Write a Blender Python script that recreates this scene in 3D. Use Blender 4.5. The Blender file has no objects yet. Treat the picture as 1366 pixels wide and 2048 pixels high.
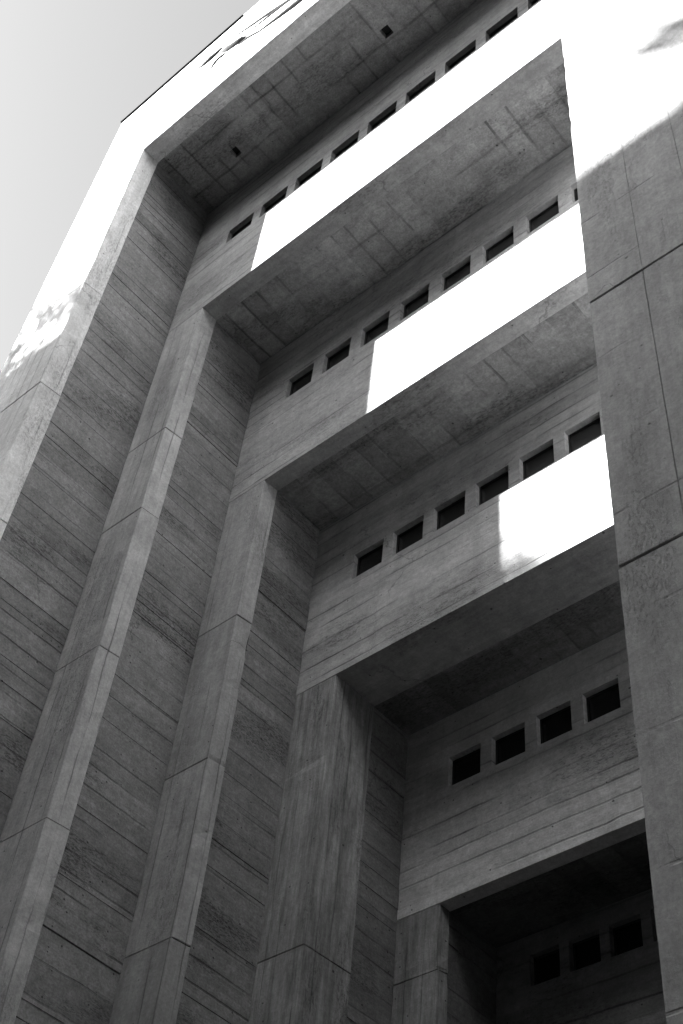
import bpy, bmesh, math, random
from mathutils import Vector, Matrix, noise
random.seed(7)
C = bpy.context.scene.collection
OX, OY, OZ = 8.0, -5.0, 1.6            # survey coordinates (eye at 0,0,0) -> world (ground at z = 0)
def W(x, y, z): return Vector((x + OX, y + OY, z + OZ))

# ------------------------------------------------------------------ survey of the facade
YS = [5.0, 6.816, 8.31, 9.606, 11.155, 12.30]      # front plane of every step
XS = [-12.257, -11.384, -10.594, -9.84, -9.158]    # edge of the left pier of every step
ZS = [24.761, 20.299, 16.361, 12.821, 9.794]       # lower edge of the lintel of every step
MB_ = [.376, .325, .265, .775, .17]                # depth of the smooth margin
A = .04                                            # splay of the margin
XO, ZTOP = -13.99, 28.43
XP = -3.815                                        # left edge of the right pier
XR = 2.2
GZ = -1.6
SUN = Vector((1.14, 1.0, -1.33)).normalized()

# ------------------------------------------------------------------ node helpers
class NT:
    def __init__(s, name):
        s.m = bpy.data.materials.new(name); s.m.use_nodes = True
        s.t = s.m.node_tree; s.t.nodes.clear()
        s.out = s.t.nodes.new('ShaderNodeOutputMaterial')
        s.p = s.t.nodes.new('ShaderNodeBsdfPrincipled')
        s.t.links.new(s.p.outputs[0], s.out.inputs[0])
        s.co = s.t.nodes.new('ShaderNodeTexCoord').outputs['Object']
        sx = s.t.nodes.new('ShaderNodeSeparateXYZ'); s.l(s.co, sx.inputs[0])
        s.x, s.y, s.z = sx.outputs
    def l(s, a, b): s.t.links.new(a, b)
    def put(s, v, sock):
        if isinstance(v, (int, float)): sock.default_value = v
        else: s.l(v, sock)
    def math(s, op, a, b=None, c=None, clamp=False):
        n = s.t.nodes.new('ShaderNodeMath'); n.operation = op; n.use_clamp = clamp
        s.put(a, n.inputs[0])
        if b is not None: s.put(b, n.inputs[1])
        if c is not None: s.put(c, n.inputs[2])
        return n.outputs[0]
    def mul(s, a, b): return s.math('MULTIPLY', a, b)
    def add(s, a, b): return s.math('ADD', a, b)
    def ss(s, v, lo, hi, inv=False):
        n = s.t.nodes.new('ShaderNodeMapRange'); n.interpolation_type = 'SMOOTHSTEP'
        s.put(v, n.inputs[0]); n.inputs[1].default_value = lo; n.inputs[2].default_value = hi
        n.inputs[3].default_value = 1.0 if inv else 0.0; n.inputs[4].default_value = 0.0 if inv else 1.0
        return n.outputs[0]
    def vec(s, sc, off=(0, 0, 0)):
        n = s.t.nodes.new('ShaderNodeMapping'); s.l(s.co, n.inputs[0])
        n.inputs['Scale'].default_value = sc; n.inputs['Location'].default_value = off
        return n.outputs[0]
    def noise(s, vec, scale=1.0, detail=4, rough=.55, dist=0):
        n = s.t.nodes.new('ShaderNodeTexNoise'); s.l(vec, n.inputs['Vector'])
        n.inputs['Scale'].default_value = scale; n.inputs['Detail'].default_value = detail
        n.inputs['Roughness'].default_value = rough; n.inputs['Distortion'].default_value = dist
        return n.outputs[0]
    def vor1(s, w, feature='DISTANCE_TO_EDGE', rnd=.8):
        n = s.t.nodes.new('ShaderNodeTexVoronoi'); n.voronoi_dimensions = '1D'; n.feature = feature
        s.l(w, n.inputs['W']); n.inputs['Scale'].default_value = 1.0; n.inputs['Randomness'].default_value = rnd
        return n
    def vary(s, v, n, k):            # v * (1 + k*(2n-1))
        return s.mul(v, s.math('MULTIPLY_ADD', n, 2 * k, 1 - k))

def concrete(name, base, grain='Z', boards=(), seed=0, honey=.5, streak=.12, blotch=.2, fine=.16, pits=.7, lw=.02, fin2k=.36, grk=.28, hlo=.5, pres=0):
    """boards: list of (axis, boards per metre, line strength, tone variation)"""
    n = NT(name); o = (seed * 3.7, seed * 1.9, seed * 5.3)
    g = {'X': (1, 9, 9), 'Y': (9, 1, 9), 'Z': (9, 9, 1)}[grain]
    big = n.noise(n.vec((.33, .33, .33), o), 1, 4, .6)
    mid = n.noise(n.vec((1, 1, 1), o), 1.9, 7, .68, .4)
    gr = n.noise(n.vec(tuple(v * 1.6 for v in g), o), 1, 6, .72, .3)
    gr2 = n.noise(n.vec(tuple(v * .35 for v in g), o), 1, 4, .6, .5)
    fin = n.noise(n.vec((1, 1, 1), o), 34, 3, .7)
    fin2 = n.noise(n.vec((1, 1, 1), o), 11, 5, .75)
    drip = n.noise(n.vec((2.6, 2.6, .13), o), 1, 5, .6, .2)
    v = n.math('MULTIPLY', 1.0, base)
    v = n.vary(v, big, blotch); v = n.vary(v, mid, .42); v = n.vary(v, gr, grk); v = n.vary(v, gr2, streak)
    v = n.vary(v, fin, fine * 2.0); v = n.vary(v, fin2, fin2k); v = n.vary(v, drip, streak)
    h = n.add(n.mul(gr, .5), n.add(n.mul(fin2, .5), n.mul(fin, .25)))
    # board marks
    brk = n.noise(n.vec(tuple((.55 if q == 1 else .22 * q) for q in g), (o[1], o[0], o[2])), 1, 3, .6)
    wob = n.math('MULTIPLY_ADD', n.noise(n.vec((1, 1, 1), o), .7, 4, .6), .10, -.05)
    for k, (ax, per_m, ls, tv) in enumerate(boards):
        c = {'X': n.x, 'Y': n.y, 'Z': n.z, 'XY': n.add(n.x, n.y)}[ax]
        w = n.math('MULTIPLY_ADD', n.add(c, wob), per_m, 13.7 * seed + 31 * k + .37)
        ed = n.vor1(w, 'DISTANCE_TO_EDGE').outputs['Distance']
        cell = n.vor1(w, 'F1')
        cs = n.t.nodes.new('ShaderNodeSeparateColor'); n.l(cell.outputs['Color'], cs.inputs[0])
        v = n.vary(v, cs.outputs[0], tv)
        line = n.ss(ed, lw * per_m * .35, lw * per_m, True)
        soft = n.ss(ed, 0, lw * per_m * 4.5, True)
        if k == 0: m1 = n.ss(brk, .40 - pres, .62 - pres)
        else: m1 = n.ss(n.noise(n.vec((.8, .8, .8), (o[2], o[0] + 9 * k, o[1])), 1, 3, .6), .48 - pres, .66 - pres)
        lm = n.mul(line, m1)
        # some joints are strong, most are faint
        st = n.math('MULTIPLY_ADD', n.ss(n.noise(n.vec((.4, .4, .4), (o[1] + 5, o[2], k)), 1, 2, .5), .4, .65), .55, .45)
        v = n.mul(v, n.math('SUBTRACT', 1.0, n.mul(lm, n.mul(st, ls))))
        v = n.mul(v, n.math('SUBTRACT', 1.0, n.mul(n.mul(soft, m1), .16 * ls)))
        h = n.math('SUBTRACT', h, n.mul(lm, .9))
        h = n.add(h, n.mul(cs.outputs[1], .25 if tv > 0 else 0))
    # honeycombed, dirty patches
    hm = n.ss(n.noise(n.vec(tuple((.45 if q == 1 else .16 * q) for q in g), (o[2], o[1], o[0])), 1, 3, .55), hlo, hlo + .16)
    hs = n.ss(n.noise(n.vec(tuple((1 if q == 1 else .3 * q) for q in g), o), 13, 4, .75), .48, .62)
    hd = n.mul(hm, hs)
    v = n.mul(v, n.math('SUBTRACT', 1.0, n.mul(hd, honey)))
    v = n.mul(v, n.math('SUBTRACT', 1.0, n.mul(hm, honey * .28)))
    h = n.math('SUBTRACT', h, n.mul(hd, .6))
    # hairline cracks
    vc = n.t.nodes.new('ShaderNodeTexVoronoi'); vc.feature = 'DISTANCE_TO_EDGE'
    wv = n.t.nodes.new('ShaderNodeVectorMath'); wv.operation = 'ADD'
    nz = n.t.nodes.new('ShaderNodeTexNoise'); n.l(n.vec((1, 1, 1), o), nz.inputs['Vector']); nz.inputs['Scale'].default_value = 2.2; nz.inputs['Detail'].default_value = 5
    n.l(n.vec((.42, .42, .42), o), wv.inputs[0])
    sc = n.t.nodes.new('ShaderNodeVectorMath'); sc.operation = 'SCALE'; n.l(nz.outputs['Color'], sc.inputs[0]); sc.inputs['Scale'].default_value = .35
    n.l(sc.outputs[0], wv.inputs[1]); n.l(wv.outputs[0], vc.inputs['Vector']); vc.inputs['Scale'].default_value = 1
    ck = n.mul(n.ss(vc.outputs['Distance'], .002, .007, True), n.ss(n.noise(n.vec((.5, .5, .5), (o[1], o[2] + 4, o[0])), 1, 2, .5), .56, .62))
    v = n.mul(v, n.math('SUBTRACT', 1.0, n.mul(ck, .32)))
    h = n.math('SUBTRACT', h, n.mul(ck, .3))
    # bug holes
    for scl, th, gate in ((2.3, .055, .5), (6.5, .10, .62)):
        vp = n.t.nodes.new('ShaderNodeTexVoronoi'); n.l(n.vec((1, 1, 1), o), vp.inputs['Vector']); vp.inputs['Scale'].default_value = scl
        cs = n.t.nodes.new('ShaderNodeSeparateColor'); n.l(vp.outputs['Color'], cs.inputs[0])
        pm = n.mul(n.ss(vp.outputs['Distance'], th * .5, th, True), n.math('GREATER_THAN', cs.outputs[0], gate))
        v = n.mul(v, n.math('SUBTRACT', 1.0, n.mul(pm, pits)))
        h = n.math('SUBTRACT', h, n.mul(pm, .8))
    at = n.t.nodes.new('ShaderNodeAttribute'); at.attribute_name = 'pour'
    v = n.mul(v, n.add(at.outputs['Fac'], 1.0))
    cc = n.t.nodes.new('ShaderNodeCombineColor')
    for q in range(3): n.l(v, cc.inputs[q])
    n.l(cc.outputs[0], n.p.inputs['Base Color'])
    n.p.inputs['Roughness'].default_value = .88
    n.p.inputs['Specular IOR Level'].default_value = .25
    b = n.t.nodes.new('ShaderNodeBump'); b.inputs['Strength'].default_value = .55; b.inputs['Distance'].default_value = .02
    n.l(h, b.inputs['Height']); n.l(b.outputs[0], n.p.inputs['Normal'])
    return n.m

def plain(name, v, rough=.5, metal=0, spec=.5, var=.15, scale=6):
    n = NT(name)
    q = n.math('MULTIPLY', 1.0, v)
    q = n.vary(q, n.noise(n.vec((1, 1, 1)), scale, 5, .6), var)
    cc = n.t.nodes.new('ShaderNodeCombineColor')
    for k in range(3): n.l(q, cc.inputs[k])
    n.l(cc.outputs[0], n.p.inputs['Base Color'])
    n.p.inputs['Roughness'].default_value = rough; n.p.inputs['Metallic'].default_value = metal
    n.p.inputs['Specular IOR Level'].default_value = spec
    return n.m

BASE = .34
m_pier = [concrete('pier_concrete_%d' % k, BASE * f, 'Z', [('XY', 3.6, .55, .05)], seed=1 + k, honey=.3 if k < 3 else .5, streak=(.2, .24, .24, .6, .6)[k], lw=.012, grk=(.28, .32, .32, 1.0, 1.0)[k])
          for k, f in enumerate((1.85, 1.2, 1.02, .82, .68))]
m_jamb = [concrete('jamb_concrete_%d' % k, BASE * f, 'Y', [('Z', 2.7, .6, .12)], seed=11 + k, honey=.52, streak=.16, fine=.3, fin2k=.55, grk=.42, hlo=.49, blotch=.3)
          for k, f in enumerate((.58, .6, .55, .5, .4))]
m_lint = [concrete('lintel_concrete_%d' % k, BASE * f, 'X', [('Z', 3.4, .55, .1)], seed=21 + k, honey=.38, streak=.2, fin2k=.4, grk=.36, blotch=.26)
          for k, f in enumerate((1.95, 1.02, 1.16, 1.22, 1.4, .6))]  # last lintel darker, deep shade mixed into its colour
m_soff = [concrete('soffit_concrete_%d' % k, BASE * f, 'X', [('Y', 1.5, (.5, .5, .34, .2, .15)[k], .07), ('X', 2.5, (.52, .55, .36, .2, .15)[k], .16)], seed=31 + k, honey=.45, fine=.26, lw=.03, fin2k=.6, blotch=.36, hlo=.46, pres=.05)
          for k, f in enumerate((.86, .95, .8, .7, .36))]  # innermost tone lowered, recess shade put into the colour
m_tower = concrete('tower_concrete', BASE * .95, 'Z', [('Z', .8, .25, .04)], seed=41, honey=.26, streak=.14, lw=.02, pits=.45, blotch=.26)
m_mass = concrete('core_concrete', BASE * .9, 'Z', [('Z', 1.2, .5, .06)], seed=47)
m_strand = plain('strand_grey', .06, 1, 0, 0, .5, 9)  # dark tone painted in for branch shadow
m_flash = plain('flashing_metal', .012, .9, 0, 0)
m_frame = plain('window_metal', .012, .5, 0, .4)
m_glass = plain('window_glass', .012, .22, 0, .35, .3, 2)
m_dark = plain('void_lining', .03, .9, 0, .1)
m_slab = plain('blocker_black', .012, .9, 0, .1, .2, .8)
m_ground = plain('paving', .045, .9, 0, .2, .25, 1.3)
m_block = plain('neighbour_render', .04, .9, 0, .2, .15, .8)
m_white = plain('bounce_white', .84, .9, 0, .2, .05, .8)
m_leaf = plain('shrub_leaf', .07, .6, 0, .3, .3, 3)
m_bark = plain('shrub_bark', .10, .9, 0, .2)

# ------------------------------------------------------------------ mesh helpers
def link(name, bm, mats, parent=None, smooth=False):
    bmesh.ops.recalc_face_normals(bm, faces=bm.faces)
    me = bpy.data.meshes.new(name); bm.to_mesh(me); bm.free()
    for m in (mats if isinstance(mats, (list, tuple)) else [mats]): me.materials.append(m)
    if smooth:
        for p in me.polygons: p.use_smooth = True
    o = bpy.data.objects.new(name, me); C.objects.link(o)
    if parent: o.parent = parent
    return o
def pour_layer(bm): return bm.faces.layers.float.get('pour') or bm.faces.layers.float.new('pour')
def prism(bm, poly, axis, a, b, bevel=0, pour=0.0, mat=0):
    """extrude a survey polygon: axis 'Z' takes (x,y) points, 'X' takes (y,z), 'Y' takes (x,z)"""
    f = {'Z': lambda p, t: W(p[0], p[1], t), 'X': lambda p, t: W(t, p[0], p[1]), 'Y': lambda p, t: W(p[0], t, p[1])}[axis]
    tb = bmesh.new()
    v0 = [tb.verts.new(f(p, a)) for p in poly]; v1 = [tb.verts.new(f(p, b)) for p in poly]
    n = len(poly)
    tb.faces.new(v0); tb.faces.new(v1)
    for i in range(n): tb.faces.new((v0[i], v0[(i + 1) % n], v1[(i + 1) % n], v1[i]))
    bmesh.ops.recalc_face_normals(tb, faces=tb.faces)
    if bevel: bmesh.ops.bevel(tb, geom=list(tb.edges), offset=bevel, segments=1, affect='EDGES')
    pl = pour_layer(bm)
    mp = {v: bm.verts.new(v.co) for v in tb.verts}
    for fc in tb.faces:
        try: nf = bm.faces.new([mp[v] for v in fc.verts])
        except ValueError: continue
        nf[pl] = pour; nf.material_index = mat
    tb.free()
def box(bm, x0, x1, y0, y1, z0, z1, bevel=0, pour=0.0, mat=0):
    prism(bm, [(x0, y0), (x1, y0), (x1, y1), (x0, y1)], 'Z', z0, z1, bevel, pour, mat)
def quad(bm, pts, mat=0):
    f = bm.faces.new([bm.verts.new(W(*p)) for p in pts]); f.material_index = mat; return f
def tube(bm, pts, rad, seg=8, flat=1.0, nrm=None):
    """tapered tube through world points; squashed by `flat` along nrm"""
    rings = []
    for i, p in enumerate(pts):
        d = (pts[min(i + 1, len(pts) - 1)] - pts[max(i - 1, 0)]).normalized()
        n = (nrm or Vector((.3, .2, 1))); n = (n - d * n.dot(d)).normalized(); s = d.cross(n)
        rings.append([bm.verts.new(p + (s * math.cos(t) + n * math.sin(t) * flat) * rad[i]) for t in [2 * math.pi * k / seg for k in range(seg)]])
    for a, b in zip(rings, rings[1:]):
        for k in range(seg): bm.faces.new((a[k], a[(k + 1) % seg], b[(k + 1) % seg], b[k]))
    bm.faces.new(rings[0]); bm.faces.new(rings[-1])

def ragged(bm, axis, step, picks, seed, amp=.004, chip=.03, rate=.05):
    """cut the mesh into short lengths along an axis and wear the picked arrises; picks: (test(survey co), inward survey vector)"""
    rr = random.Random(seed); n = Vector([(1, 0, 0), (0, 1, 0), (0, 0, 1)][axis])
    vs = [v.co[axis] for v in bm.verts]; lo, hi = min(vs), max(vs); t = lo + step * .6
    while t < hi - .02:
        bmesh.ops.bisect_plane(bm, geom=bm.verts[:] + bm.edges[:] + bm.faces[:], dist=1e-5, plane_co=n * t, plane_no=n)
        t += step * rr.uniform(.6, 1.4)
    for v in bm.verts:
        c = v.co - Vector((OX, OY, OZ))
        for test, inward in picks:
            if test(c):
                a = amp * rr.uniform(-.3, 1) + (chip * rr.uniform(.3, 1) if rr.random() < rate else 0)
                v.co += Vector(inward) * a
# ------------------------------------------------------------------ the building
root = bpy.data.objects.new('concrete_building', None); C.objects.link(root)
root.location = (0, 0, 0)
root['label'] = 'grey board marked concrete building with deep stepped portal and rows of small windows'
root['category'] = 'building'

# left piers, cast in lifts
joints = [[19.65, 16.70, 13.7, 10.7, 7.7, 4.7, 1.7], [16.78, 14.84, 12.06, 9.32, 6.55, 3.8, 1.0],
          [13.38, 10.84, 8.30, 5.75, 3.2, .7], [8.64, 4.5, .5], [8.90, 5.6, 2.3]]
plab = ['outermost left pier, sunlit near the top', None, None, None, None]
for i in range(5):
    bm = bmesh.new(); pour_layer(bm); rr = random.Random(40 + i)
    zs = [ZS[i]] + joints[i] + [GZ]
    xl = XO if i == 0 else XS[i - 1] - .25
    for k in range(len(zs) - 1):
        dx, dy = (rr.uniform(-.010, .004), rr.uniform(0, .012)) if k else (0, 0)
        y, b = YS[i] + dy, MB_[i]
        prism(bm, [(xl, y), (XS[i] + dx, y), (XS[i] + A + dx, y + b), (xl, y + b)], 'Z', zs[k + 1], zs[k] - .004, .009, rr.uniform(-.1, .07))
    xf, yf, b = XS[i], YS[i], MB_[i]
    ragged(bm, 2, .22, [(lambda c: abs(c.x - xf) < .02 and c.y < yf + .03, (-.7, .7, 0)), (lambda c: abs(c.x - xf - A) < .025 and abs(c.y - yf - b) < .03, (-.8, -.5, 0))], 90 + i)
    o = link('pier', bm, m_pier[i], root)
    if plab[i]: o['label'] = plab[i]

# board marked jambs
for i in range(5):
    bm = bmesh.new(); pour_layer(bm); rr = random.Random(60 + i)
    y0, y1 = YS[i] + MB_[i], YS[i + 1]
    xf = XS[i] + A - .022
    z = GZ; top = ZS[i] + .3
    prof = [(xf - .4, GZ)]
    while z < top:
        hgt = rr.uniform(.18, .42); d = rr.uniform(-.007, .006); z1 = min(z + hgt, top)
        prof += [(xf + d, z), (xf + d, z1)]
        if rr.random() < .18 and z1 < top - .1:
            w = rr.uniform(.008, .018); prof += [(xf + d - .028, z1 + .001), (xf + d - .028, z1 + w)]; z1 += w + .001
        z = z1 + .0005
    prof += [(xf - .4, z)]
    prism(bm, prof, 'Y', y0, y1)
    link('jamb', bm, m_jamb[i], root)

# windows of every lintel: first left edge, pitch, width, sill, head, count
WIN = {1: (-11.25, .863, .62, 22.43, 22.90, 9), 2: (-10.48, .82, .55, 18.43, 18.985, 8), 3: (-9.73, .757, .535, 14.67, 15.185, 7),
       4: (-9.06, .718, .50, 11.54, 12.02, 7), 5: (-8.62, .575, .40, 9.07, 9.48, 7)}
lint_lab = ['topmost parapet lintel in full sun', 'second lintel with a bright sunlit band', 'third lintel with a sunlit band on its right',
            'fourth lintel with a small sunlit patch', 'fifth lintel in full shade', 'innermost dark lintel']
lintels = []
RD = .24
for i in range(6):
    bm = bmesh.new(); pour_layer(bm)
    y = YS[i]
    if i == 0:
        b = MB_[0]
        prism(bm, [(y, ZS[0]), (y, ZTOP), (y + b, ZTOP), (y + b, ZS[0] - A)], 'X', XO, XR, .006)
    else:
        b = MB_[i] if i < 5 else .3
        zb = ZS[i] if i < 5 else 6.9
        zt = ZS[i - 1] + .25
        xl, xr = XS[i - 1] - .2, XP + .1
        x0, pitch, w, zs, zh, n = WIN[i]
        holes = [(x0 + pitch * k - .015, min(x0 + pitch * k + w + .02, XP - .03)) for k in range(n)]; zh += .02
        xs = [xl]
        for h in holes: xs += list(h)
        xs.append(xr)
        for k in range(len(xs) - 1):
            hole = k % 2 == 1
            for (za, zc) in ((zb, zs), (zs, zh), (zh, zt)):
                if hole and za == zs: continue
                quad(bm, [(xs[k], y, za), (xs[k + 1], y, za), (xs[k + 1], y, zc), (xs[k], y, zc)])
                quad(bm, [(xs[k], y + RD, za), (xs[k], y + RD, zc), (xs[k + 1], y + RD, zc), (xs[k + 1], y + RD, za)])
        for (ha, hb) in holes:
            quad(bm, [(ha, y, zs), (ha, y, zh), (ha, y + RD, zh), (ha, y + RD, zs)])
            quad(bm, [(hb, y, zs), (hb, y + RD, zs), (hb, y + RD, zh), (hb, y, zh)])
            quad(bm, [(ha, y, zs), (ha, y + RD, zs), (hb, y + RD, zs), (hb, y, zs)])
            quad(bm, [(ha, y, zh), (hb, y, zh), (hb, y + RD, zh), (ha, y + RD, zh)])
        # splayed underside margin and its back
        quad(bm, [(xl, y, zb), (xl, y + b, zb - A), (xr, y + b, zb - A), (xr, y, zb)])
        quad(bm, [(xl, y + b, zb - A), (xl, y + b, zb + .3), (xr, y + b, zb + .3), (xr, y + b, zb - A)])
        bmesh.ops.remove_doubles(bm, verts=bm.verts, dist=.0005)
    zb0 = ZS[i] if i < 5 else 6.9
    ragged(bm, 0, .24, [(lambda c: abs(c.z - zb0) < .01 and abs(c.y - y) < .01, (0, .6, .8))], 120 + i, .004, .025, .04)
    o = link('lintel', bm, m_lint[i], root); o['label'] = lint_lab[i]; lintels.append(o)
    if i:
        for (ha, hb) in holes:
            fb = bmesh.new(); t = .022; yy = y + .085
            for (a0, a1, c0, c1) in ((ha, ha + t, zs, zh), (hb - t, hb, zs, zh), (ha + t, hb - t, zs, zs + t), (ha + t, hb - t, zh - t, zh)):
                box(fb, a0 + .002, a1 - .002, yy, yy + .05, c0 + .002, c1 - .002)
            wo = link('window', fb, m_frame, root)
            gb = bmesh.new(); box(gb, ha + t, hb - t, yy + .018, yy + .03, zs + t, zh - t)
            link('pane', gb, m_glass, wo)

# soffits (the first has two square drain openings)
for i in range(5):
    bm = bmesh.new(); pour_layer(bm)
    y0, y1 = YS[i] + MB_[i], YS[i + 1]
    x0, x1 = XS[i] + A - .03, (XR if i == 0 else XP + .05)
    z = ZS[i] - A + .018
    hs = [(-10.95, -10.77, 6.10, 6.28), (-7.14, -6.95, 6.13, 6.32)] if i == 0 else []
    xs = sorted([x0, x1] + [q for h in hs for q in h[:2]]); ys = sorted([y0, y1] + [q for h in hs for q in h[2:]])
    for a0, a1 in zip(xs, xs[1:]):
        for b0, b1 in zip(ys, ys[1:]):
            cx, cy = (a0 + a1) / 2, (b0 + b1) / 2
            if any(h[0] < cx < h[1] and h[2] < cy < h[3] for h in hs): continue
            quad(bm, [(a0, b0, z), (a0, b1, z), (a1, b1, z), (a1, b0, z)])
    for h in hs:
        c = [(h[0], h[2]), (h[1], h[2]), (h[1], h[3]), (h[0], h[3])]
        for k in range(4):
            p, q = c[k], c[(k + 1) % 4]
            quad(bm, [(p[0], p[1], z), (q[0], q[1], z), (q[0], q[1], z + .4), (p[0], p[1], z + .4)])
    bmesh.ops.remove_doubles(bm, verts=bm.verts, dist=.0005)
    c = [(x0, y0), (x1, y0), (x1, y1), (x0, y1)]
    for k in range(4):
        p, q = c[k], c[(k + 1) % 4]
        quad(bm, [(p[0], p[1], z), (q[0], q[1], z), (q[0], q[1], z + .5), (p[0], p[1], z + .5)])
    quad(bm, [(x0, y0, z + .5), (x1, y0, z + .5), (x1, y1, z + .5), (x0, y1, z + .5)])
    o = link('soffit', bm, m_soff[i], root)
    for h in hs:
        db = bmesh.new()
        box(db, h[0] + .002, h[1] - .002, h[2] + .002, h[3] - .002, z + .16, z + .2)
        link('drain_opening', db, m_dark, o)

# right pier in tall cast lifts with dark open joints
bm = bmesh.new(); pour_layer(bm); rr = random.Random(5)
levels = [ZS[0] - .02, 12.77, 8.57, 4.37, GZ]
for k in range(4):
    z1, z0 = levels[k], levels[k + 1]
    off = (0, .006, .006, .0)[k]
    cuts = [XP + off, -3.15, -2.50, -1.2, XR] if k < 2 else [XP + off, -1.2, XR]
    zt = 16.35 if k == 0 else z1 - .032
    for c0, c1 in zip(cuts, cuts[1:]):
        dy = 0 if k == 0 else off * .5 + rr.uniform(0, .004)
        box(bm, c0 + .0025, c1 - .0025, YS[1] + dy, 13.2, z0, zt, 0 if k == 0 else .007, rr.uniform(-.05, .05))
    if k == 0: box(bm, XP + off + .0025, XR - .0025, YS[1], 13.2, zt, z1)
    if k: box(bm, XP + .06, XR - .05, YS[1] + .12, 13.1, z1 - .04, z1 + .01)
ragged(bm, 2, .2, [(lambda c: c.x < XP + .05 and c.y < YS[1] + .06, (.9, .4, 0))], 77, .003, .012, .06)
o = link('pier', bm, m_tower, root); o['label'] = 'broad right hand pier with open horizontal joints'

# parapet flashing, coping, core walls
bm = bmesh.new(); box(bm, XO - .03, -10.23, YS[0] - .035, YS[0] + .42, ZTOP, ZTOP + .045, .006)
link('roof_flashing', bm, m_flash, root)
bm = bmesh.new(); box(bm, -10.22, XR, YS[0] - .01, YS[0] + .42, ZTOP, ZTOP + .05, .008)
link('coping', bm, m_lint[0], root)
bm = bmesh.new(); box(bm, XO + .02, -12.75, YS[0] + .377, 19, GZ, ZTOP - .02)
link('side_wall', bm, m_mass, root)
bm = bmesh.new(); box(bm, -12.74, XR - .02, YS[0] + .4, 19, ZS[0] + .5, ZTOP - .05)
link('roof', bm, m_mass, root)
bm = bmesh.new(); box(bm, -12.74, XR - .02, 13.25, 19, GZ, ZS[0] + .49)
link('rear_wall', bm, m_mass, root)
bm = bmesh.new(); box(bm, XR - .3, XR - .01, YS[1] + .02, 13.24, ZS[0] - .01, ZS[0] + .49)
link('side_wall', bm, m_mass, root)

# branch shadows imitated by raised dark relief on the parapet face
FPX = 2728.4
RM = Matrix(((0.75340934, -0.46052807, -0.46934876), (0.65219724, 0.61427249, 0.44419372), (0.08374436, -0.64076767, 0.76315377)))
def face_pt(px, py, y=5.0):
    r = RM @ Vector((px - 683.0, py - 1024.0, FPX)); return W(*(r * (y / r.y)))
strands = [([(398, 137), (410, 128), (424, 116), (436, 105), (444, 96)], [3, 6, 8, 6, 4]),
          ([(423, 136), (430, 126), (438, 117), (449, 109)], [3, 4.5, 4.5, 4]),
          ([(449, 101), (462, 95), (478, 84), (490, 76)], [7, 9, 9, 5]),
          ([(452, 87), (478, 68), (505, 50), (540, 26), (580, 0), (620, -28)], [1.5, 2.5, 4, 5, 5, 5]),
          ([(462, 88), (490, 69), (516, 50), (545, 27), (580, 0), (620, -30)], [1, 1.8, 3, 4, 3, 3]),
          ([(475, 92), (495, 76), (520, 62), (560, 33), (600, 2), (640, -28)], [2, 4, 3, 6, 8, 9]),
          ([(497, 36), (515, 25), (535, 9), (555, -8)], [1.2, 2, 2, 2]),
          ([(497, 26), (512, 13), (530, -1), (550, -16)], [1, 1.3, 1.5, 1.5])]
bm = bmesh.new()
for pts, r in strands:
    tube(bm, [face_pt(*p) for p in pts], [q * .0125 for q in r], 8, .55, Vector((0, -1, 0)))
o = link('shadow_strands', bm, m_strand, lintels[0], True); o['label'] = 'raised grey relief of trailing folds on the parapet face'

# ------------------------------------------------------------------ ground, block across the street with roof planting (behind the viewer)
bm = bmesh.new()
quad(bm, [(-400, -400, GZ), (400, -400, GZ), (400, 400, GZ), (-400, 400, GZ)])
g = link('ground', bm, m_ground); g['kind'] = 'structure'
YB, ZB = -8.0, 15.81 + 1.33 * (YS[1] + 8.0)
bx0, bx1 = -30.5, -16.5
blk = bpy.data.objects.new('office_block', None); C.objects.link(blk)
blk['label'] = 'tall plain office block across the street with shrubs on its roof edge'; blk['category'] = 'building'
blk.location = W(bx0, YB, GZ)
def into(o, parent): o.parent = parent; o.matrix_parent_inverse = Matrix.Translation(parent.location).inverted()
bm = bmesh.new(); box(bm, bx0, bx1, YB - 16, YB, GZ, ZB)
into(link('wall', bm, m_block), blk)
for fl in range(9):
    for k in range(4):
        xx = bx0 + 1.4 + k * 3.3; zz = GZ + 2 + fl * 3.75
        bm = bmesh.new(); box(bm, xx, xx + 2.0, YB - .02, YB + .03, zz, zz + 2.0)
        into(link('window', bm, m_glass), blk)
lowb = bpy.data.objects.new('low_screen', None); C.objects.link(lowb); lowb.location = W(-16.4, YB, GZ)
lowb['label'] = 'unseen lower block added beside the tall office block to cut low light'; lowb['category'] = 'building'
bm = bmesh.new(); box(bm, -16.4, 9.5, YB - 16, YB - .3, GZ, 30)  # added out of view to cut low sky and sun
into(link('wall', bm, m_block), lowb)
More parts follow.
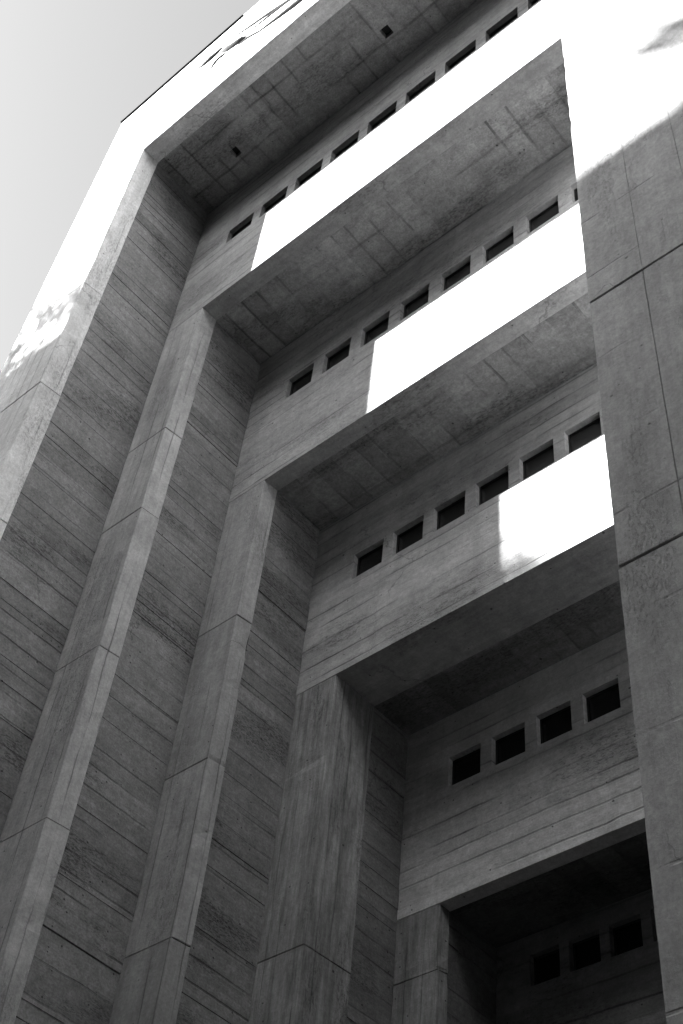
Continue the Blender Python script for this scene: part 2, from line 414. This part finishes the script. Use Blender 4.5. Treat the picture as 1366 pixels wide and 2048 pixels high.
def tall_tree():
    rr = random.Random(21)
    e = bpy.data.objects.new('tall_tree', None); C.objects.link(e); e.location = W(-21.2, -1.2, GZ)
    e['label'] = 'tall slender tree with narrow hanging leaves left of the concrete building'; e['category'] = 'tree'
    bm = bmesh.new(); lb = bmesh.new()
    tr = [W(-21.2, -1.2, GZ), W(-21.1, -1.1, 6), W(-21.3, -1.0, 13), W(-20.9, -1.0, 19), W(-20.7, -1.0, 24), W(-20.6, -1, 28)]
    tube(bm, tr, [.34, .27, .22, .15, .09, .02], 10)
    def leaf(p, d, L, w):
        s = d.cross(Vector((rr.random() - .5, 1, rr.random() - .5))).normalized()
        lb.faces.new([lb.verts.new(p + q) for q in (-d * L * .5, s * w, d * L * .5, -s * w)])
    for k in range(46):
        z = rr.uniform(15, 27.7); t = (z - 15) / 12.7
        p0 = Vector((W(-20.7, -1, z))); an = rr.uniform(0, 2 * math.pi)
        reach = (2.4 * math.sin(math.pi * min(1, .22 + .7 * t)) + .25) * rr.uniform(.6, 1.0)
        if math.cos(an) > 0: reach *= .85
        rise = rr.uniform(.3, 1.5) * (1.15 - .5 * t)
        dv = Vector((math.cos(an) * reach, math.sin(an) * reach * .8, rise))
        pts = [p0, p0 + dv * .5 + Vector((0, 0, .15)), p0 + dv + Vector((0, 0, .05)), p0 + dv * 1.15 + Vector((0, 0, -.2))]
        tube(bm, pts, [.05, .032, .016, .006], 6)
        for j in range(120):
            u = rr.uniform(.25, 1.0); i = min(int(u * 3), 2); p = pts[i].lerp(pts[i + 1], u * 3 - i)
            p = p + Vector((rr.gauss(0, .22), rr.gauss(0, .22), rr.gauss(0, .18)))
            leaf(p, Vector((dv.x * .35 + rr.uniform(-.5, .5), dv.y * .35 + rr.uniform(-.5, .5), rr.uniform(.1, 1.1))).normalized(), rr.uniform(.22, .6), rr.uniform(.014, .045))
    for k in range(16):
        p0 = W(-20.7 + rr.uniform(-1.2, 1.3), -1 + rr.uniform(-.5, .5), 26.9 + rr.uniform(-.6, .5)); d = Vector((rr.uniform(-.5, .35), rr.uniform(-.2, .2), 1)).normalized()
        L = rr.uniform(1.0, 2.4) * (1 if p0.x - OX < -20.2 else .55)
        tube(bm, [p0, p0 + d * L * .6, p0 + d * L], [.02, .012, .004], 5)
        for j in range(16):
            leaf(p0 + d * L * rr.uniform(.2, 1.05) + Vector((rr.gauss(0, .08), rr.gauss(0, .08), 0)), (d + Vector((rr.uniform(-.4, .4), rr.uniform(-.4, .4), 0))).normalized(), rr.uniform(.25, .6), rr.uniform(.014, .04))
    for k in range(7):
        p0 = W(-20.6, -1, 25.6); p1 = W(-18.95 + rr.uniform(-.35, .25), -1 + rr.uniform(-.3, .3), 26.8 + rr.uniform(-.3, .6)); d = (p1 - p0)
        tube(bm, [p0, p0 + d * .6 + Vector((0, 0, .1)), p1], [.02, .012, .004], 5)
        for j in range(26):
            leaf(p1 + Vector((rr.gauss(0, .2), rr.gauss(0, .2), rr.gauss(0, .14))), Vector((rr.uniform(-.2, .8), rr.uniform(-.4, .4), rr.uniform(.2, 1))).normalized(), rr.uniform(.22, .5), rr.uniform(.02, .05))
    into(link('trunk', bm, m_bark), e); into(link('crown', lb, m_leaf), e)
tall_tree()
def roof_plant():
    rr = random.Random(4)
    e = bpy.data.objects.new('roof_plant', None); C.objects.link(e); e.location = W(-19.8, YB - .4, ZB)
    e['label'] = 'thin plant with two leafy tufts on the roof edge across the street'; e['category'] = 'plant'
    bm = bmesh.new(); lb = bmesh.new()
    k = Vector((-.46, 0, .53))
    for cx, cz, n, rx, rz in ((-19.27, 1.86, 80, .10, .06), (-18.85, 1.95, 130, .10, .10)):
        tip = W(cx, YB - .4, ZB + cz) + k
        tube(bm, [W(-19.8, YB - .4, ZB), W((cx - 19.8) / 2, YB - .4, ZB + cz * .6) + k * .5, tip], [.03, .02, .008], 6)
        for j in range(n):
            p = tip + Vector((rr.gauss(0, rx), rr.gauss(0, .2), rr.gauss(0, rz)))
            d = Vector((rr.uniform(.2, 1), rr.uniform(-.5, .5), rr.uniform(-.2, .8))).normalized(); q = d.cross(Vector((rr.random() - .5, 1, rr.random() - .5))).normalized()
            L = rr.uniform(.15, .35); w = rr.uniform(.03, .07)
            lb.faces.new([lb.verts.new(p + v) for v in (-d * L * .5, q * w, d * L * .5, -q * w)])
    into(link('stem', bm, m_bark), e); into(link('foliage', lb, m_leaf), e)
roof_plant()
slab = bpy.data.objects.new('light_blocker', None); C.objects.link(slab); slab.location = W(5, -4, GZ)
slab['label'] = 'dark unseen slab added to block low light from the white bounce wall'; slab['category'] = 'building'
bm = bmesh.new(); box(bm, 5, 9, -7.8, 3.2, GZ, 32)  # added occluder out of view, keeps low light off the left piers
into(link('wall', bm, m_slab), slab)
bouncer = bpy.data.objects.new('bounce_wall', None); C.objects.link(bouncer); bouncer.location = W(11, -4, GZ)
bouncer['label'] = 'unseen white wall added at right angles to the concrete building to bounce sunlight'; bouncer['category'] = 'building'
bm = bmesh.new(); box(bm, 11, 26, -16, 4.9, GZ, 80)  # added reflector out of view, throws sunlight onto the facade
into(link('wall', bm, m_white), bouncer)

# ------------------------------------------------------------------ light, sky, camera
SKY_FILL = 4.6  # gain of an invented bright sky patch
w = bpy.data.worlds.new('World'); bpy.context.scene.world = w; w.use_nodes = True
nt = w.node_tree; bg = nt.nodes['Background']
sky = nt.nodes.new('ShaderNodeTexSky'); sky.sky_type = 'NISHITA'; sky.sun_disc = False
to_sun = -SUN
el = math.asin(to_sun.z); az = math.atan2(to_sun.x, to_sun.y)
sky.sun_elevation = el; sky.sun_rotation = az
sky.dust_density = .6; sky.air_density = .33
bw = nt.nodes.new('ShaderNodeHueSaturation'); bw.inputs['Saturation'].default_value = 0.0
nt.links.new(sky.outputs[0], bw.inputs['Color']); # added bright sky patch behind the viewer, filling the front faces
tc = nt.nodes.new('ShaderNodeTexCoord')
dt = nt.nodes.new('ShaderNodeVectorMath'); dt.operation = 'DOT_PRODUCT'; nt.links.new(tc.outputs['Generated'], dt.inputs[0])
dt.inputs[1].default_value = Vector((.10, -.56, .82)).normalized()
nz = nt.nodes.new('ShaderNodeTexNoise'); nt.links.new(tc.outputs['Generated'], nz.inputs['Vector']); nz.inputs['Scale'].default_value = 3.5; nz.inputs['Detail'].default_value = 7; nz.inputs['Roughness'].default_value = .6
ad = nt.nodes.new('ShaderNodeMath'); ad.operation = 'MULTIPLY_ADD'; nt.links.new(nz.outputs[0], ad.inputs[0]); ad.inputs[1].default_value = .35; nt.links.new(dt.outputs['Value'], ad.inputs[2])
mr = nt.nodes.new('ShaderNodeMapRange'); mr.interpolation_type = 'SMOOTHSTEP'; nt.links.new(ad.outputs[0], mr.inputs[0])
mr.inputs[1].default_value = .88; mr.inputs[2].default_value = 1.08; mr.inputs[3].default_value = 1.0; mr.inputs[4].default_value = SKY_FILL
ml = nt.nodes.new('ShaderNodeVectorMath'); ml.operation = 'SCALE'; nt.links.new(bw.outputs[0], ml.inputs[0]); nt.links.new(mr.outputs[0], ml.inputs['Scale'])
nt.links.new(ml.outputs[0], bg.inputs['Color'])
bg.inputs['Strength'].default_value = .05
sd = bpy.data.lights.new('sun', 'SUN'); sd.energy = 5.0; sd.angle = math.radians(.65); sd.color = (1, 1, 1)
so = bpy.data.objects.new('sun', sd); C.objects.link(so); so.rotation_euler = SUN.to_track_quat('-Z', 'Y').to_euler()
so.location = W(-30, -25, 45)

cd = bpy.data.cameras.new('camera'); cam = bpy.data.objects.new('camera', cd); C.objects.link(cam)
R3 = Matrix((RM.col[0], -RM.col[1], -RM.col[2])).transposed()
cam.matrix_world = Matrix.Translation(W(0, 0, 0)) @ R3.to_4x4()
cd.sensor_fit = 'VERTICAL'; cd.sensor_height = 36.0; cd.lens = FPX * 36.0 / 2048.0
cd.clip_start = .1; cd.clip_end = 2000
sc = bpy.context.scene; sc.camera = cam
sc.view_settings.view_transform = 'Standard'; sc.view_settings.look = 'None'; sc.view_settings.gamma = 1; sc.view_settings.exposure = 3.3
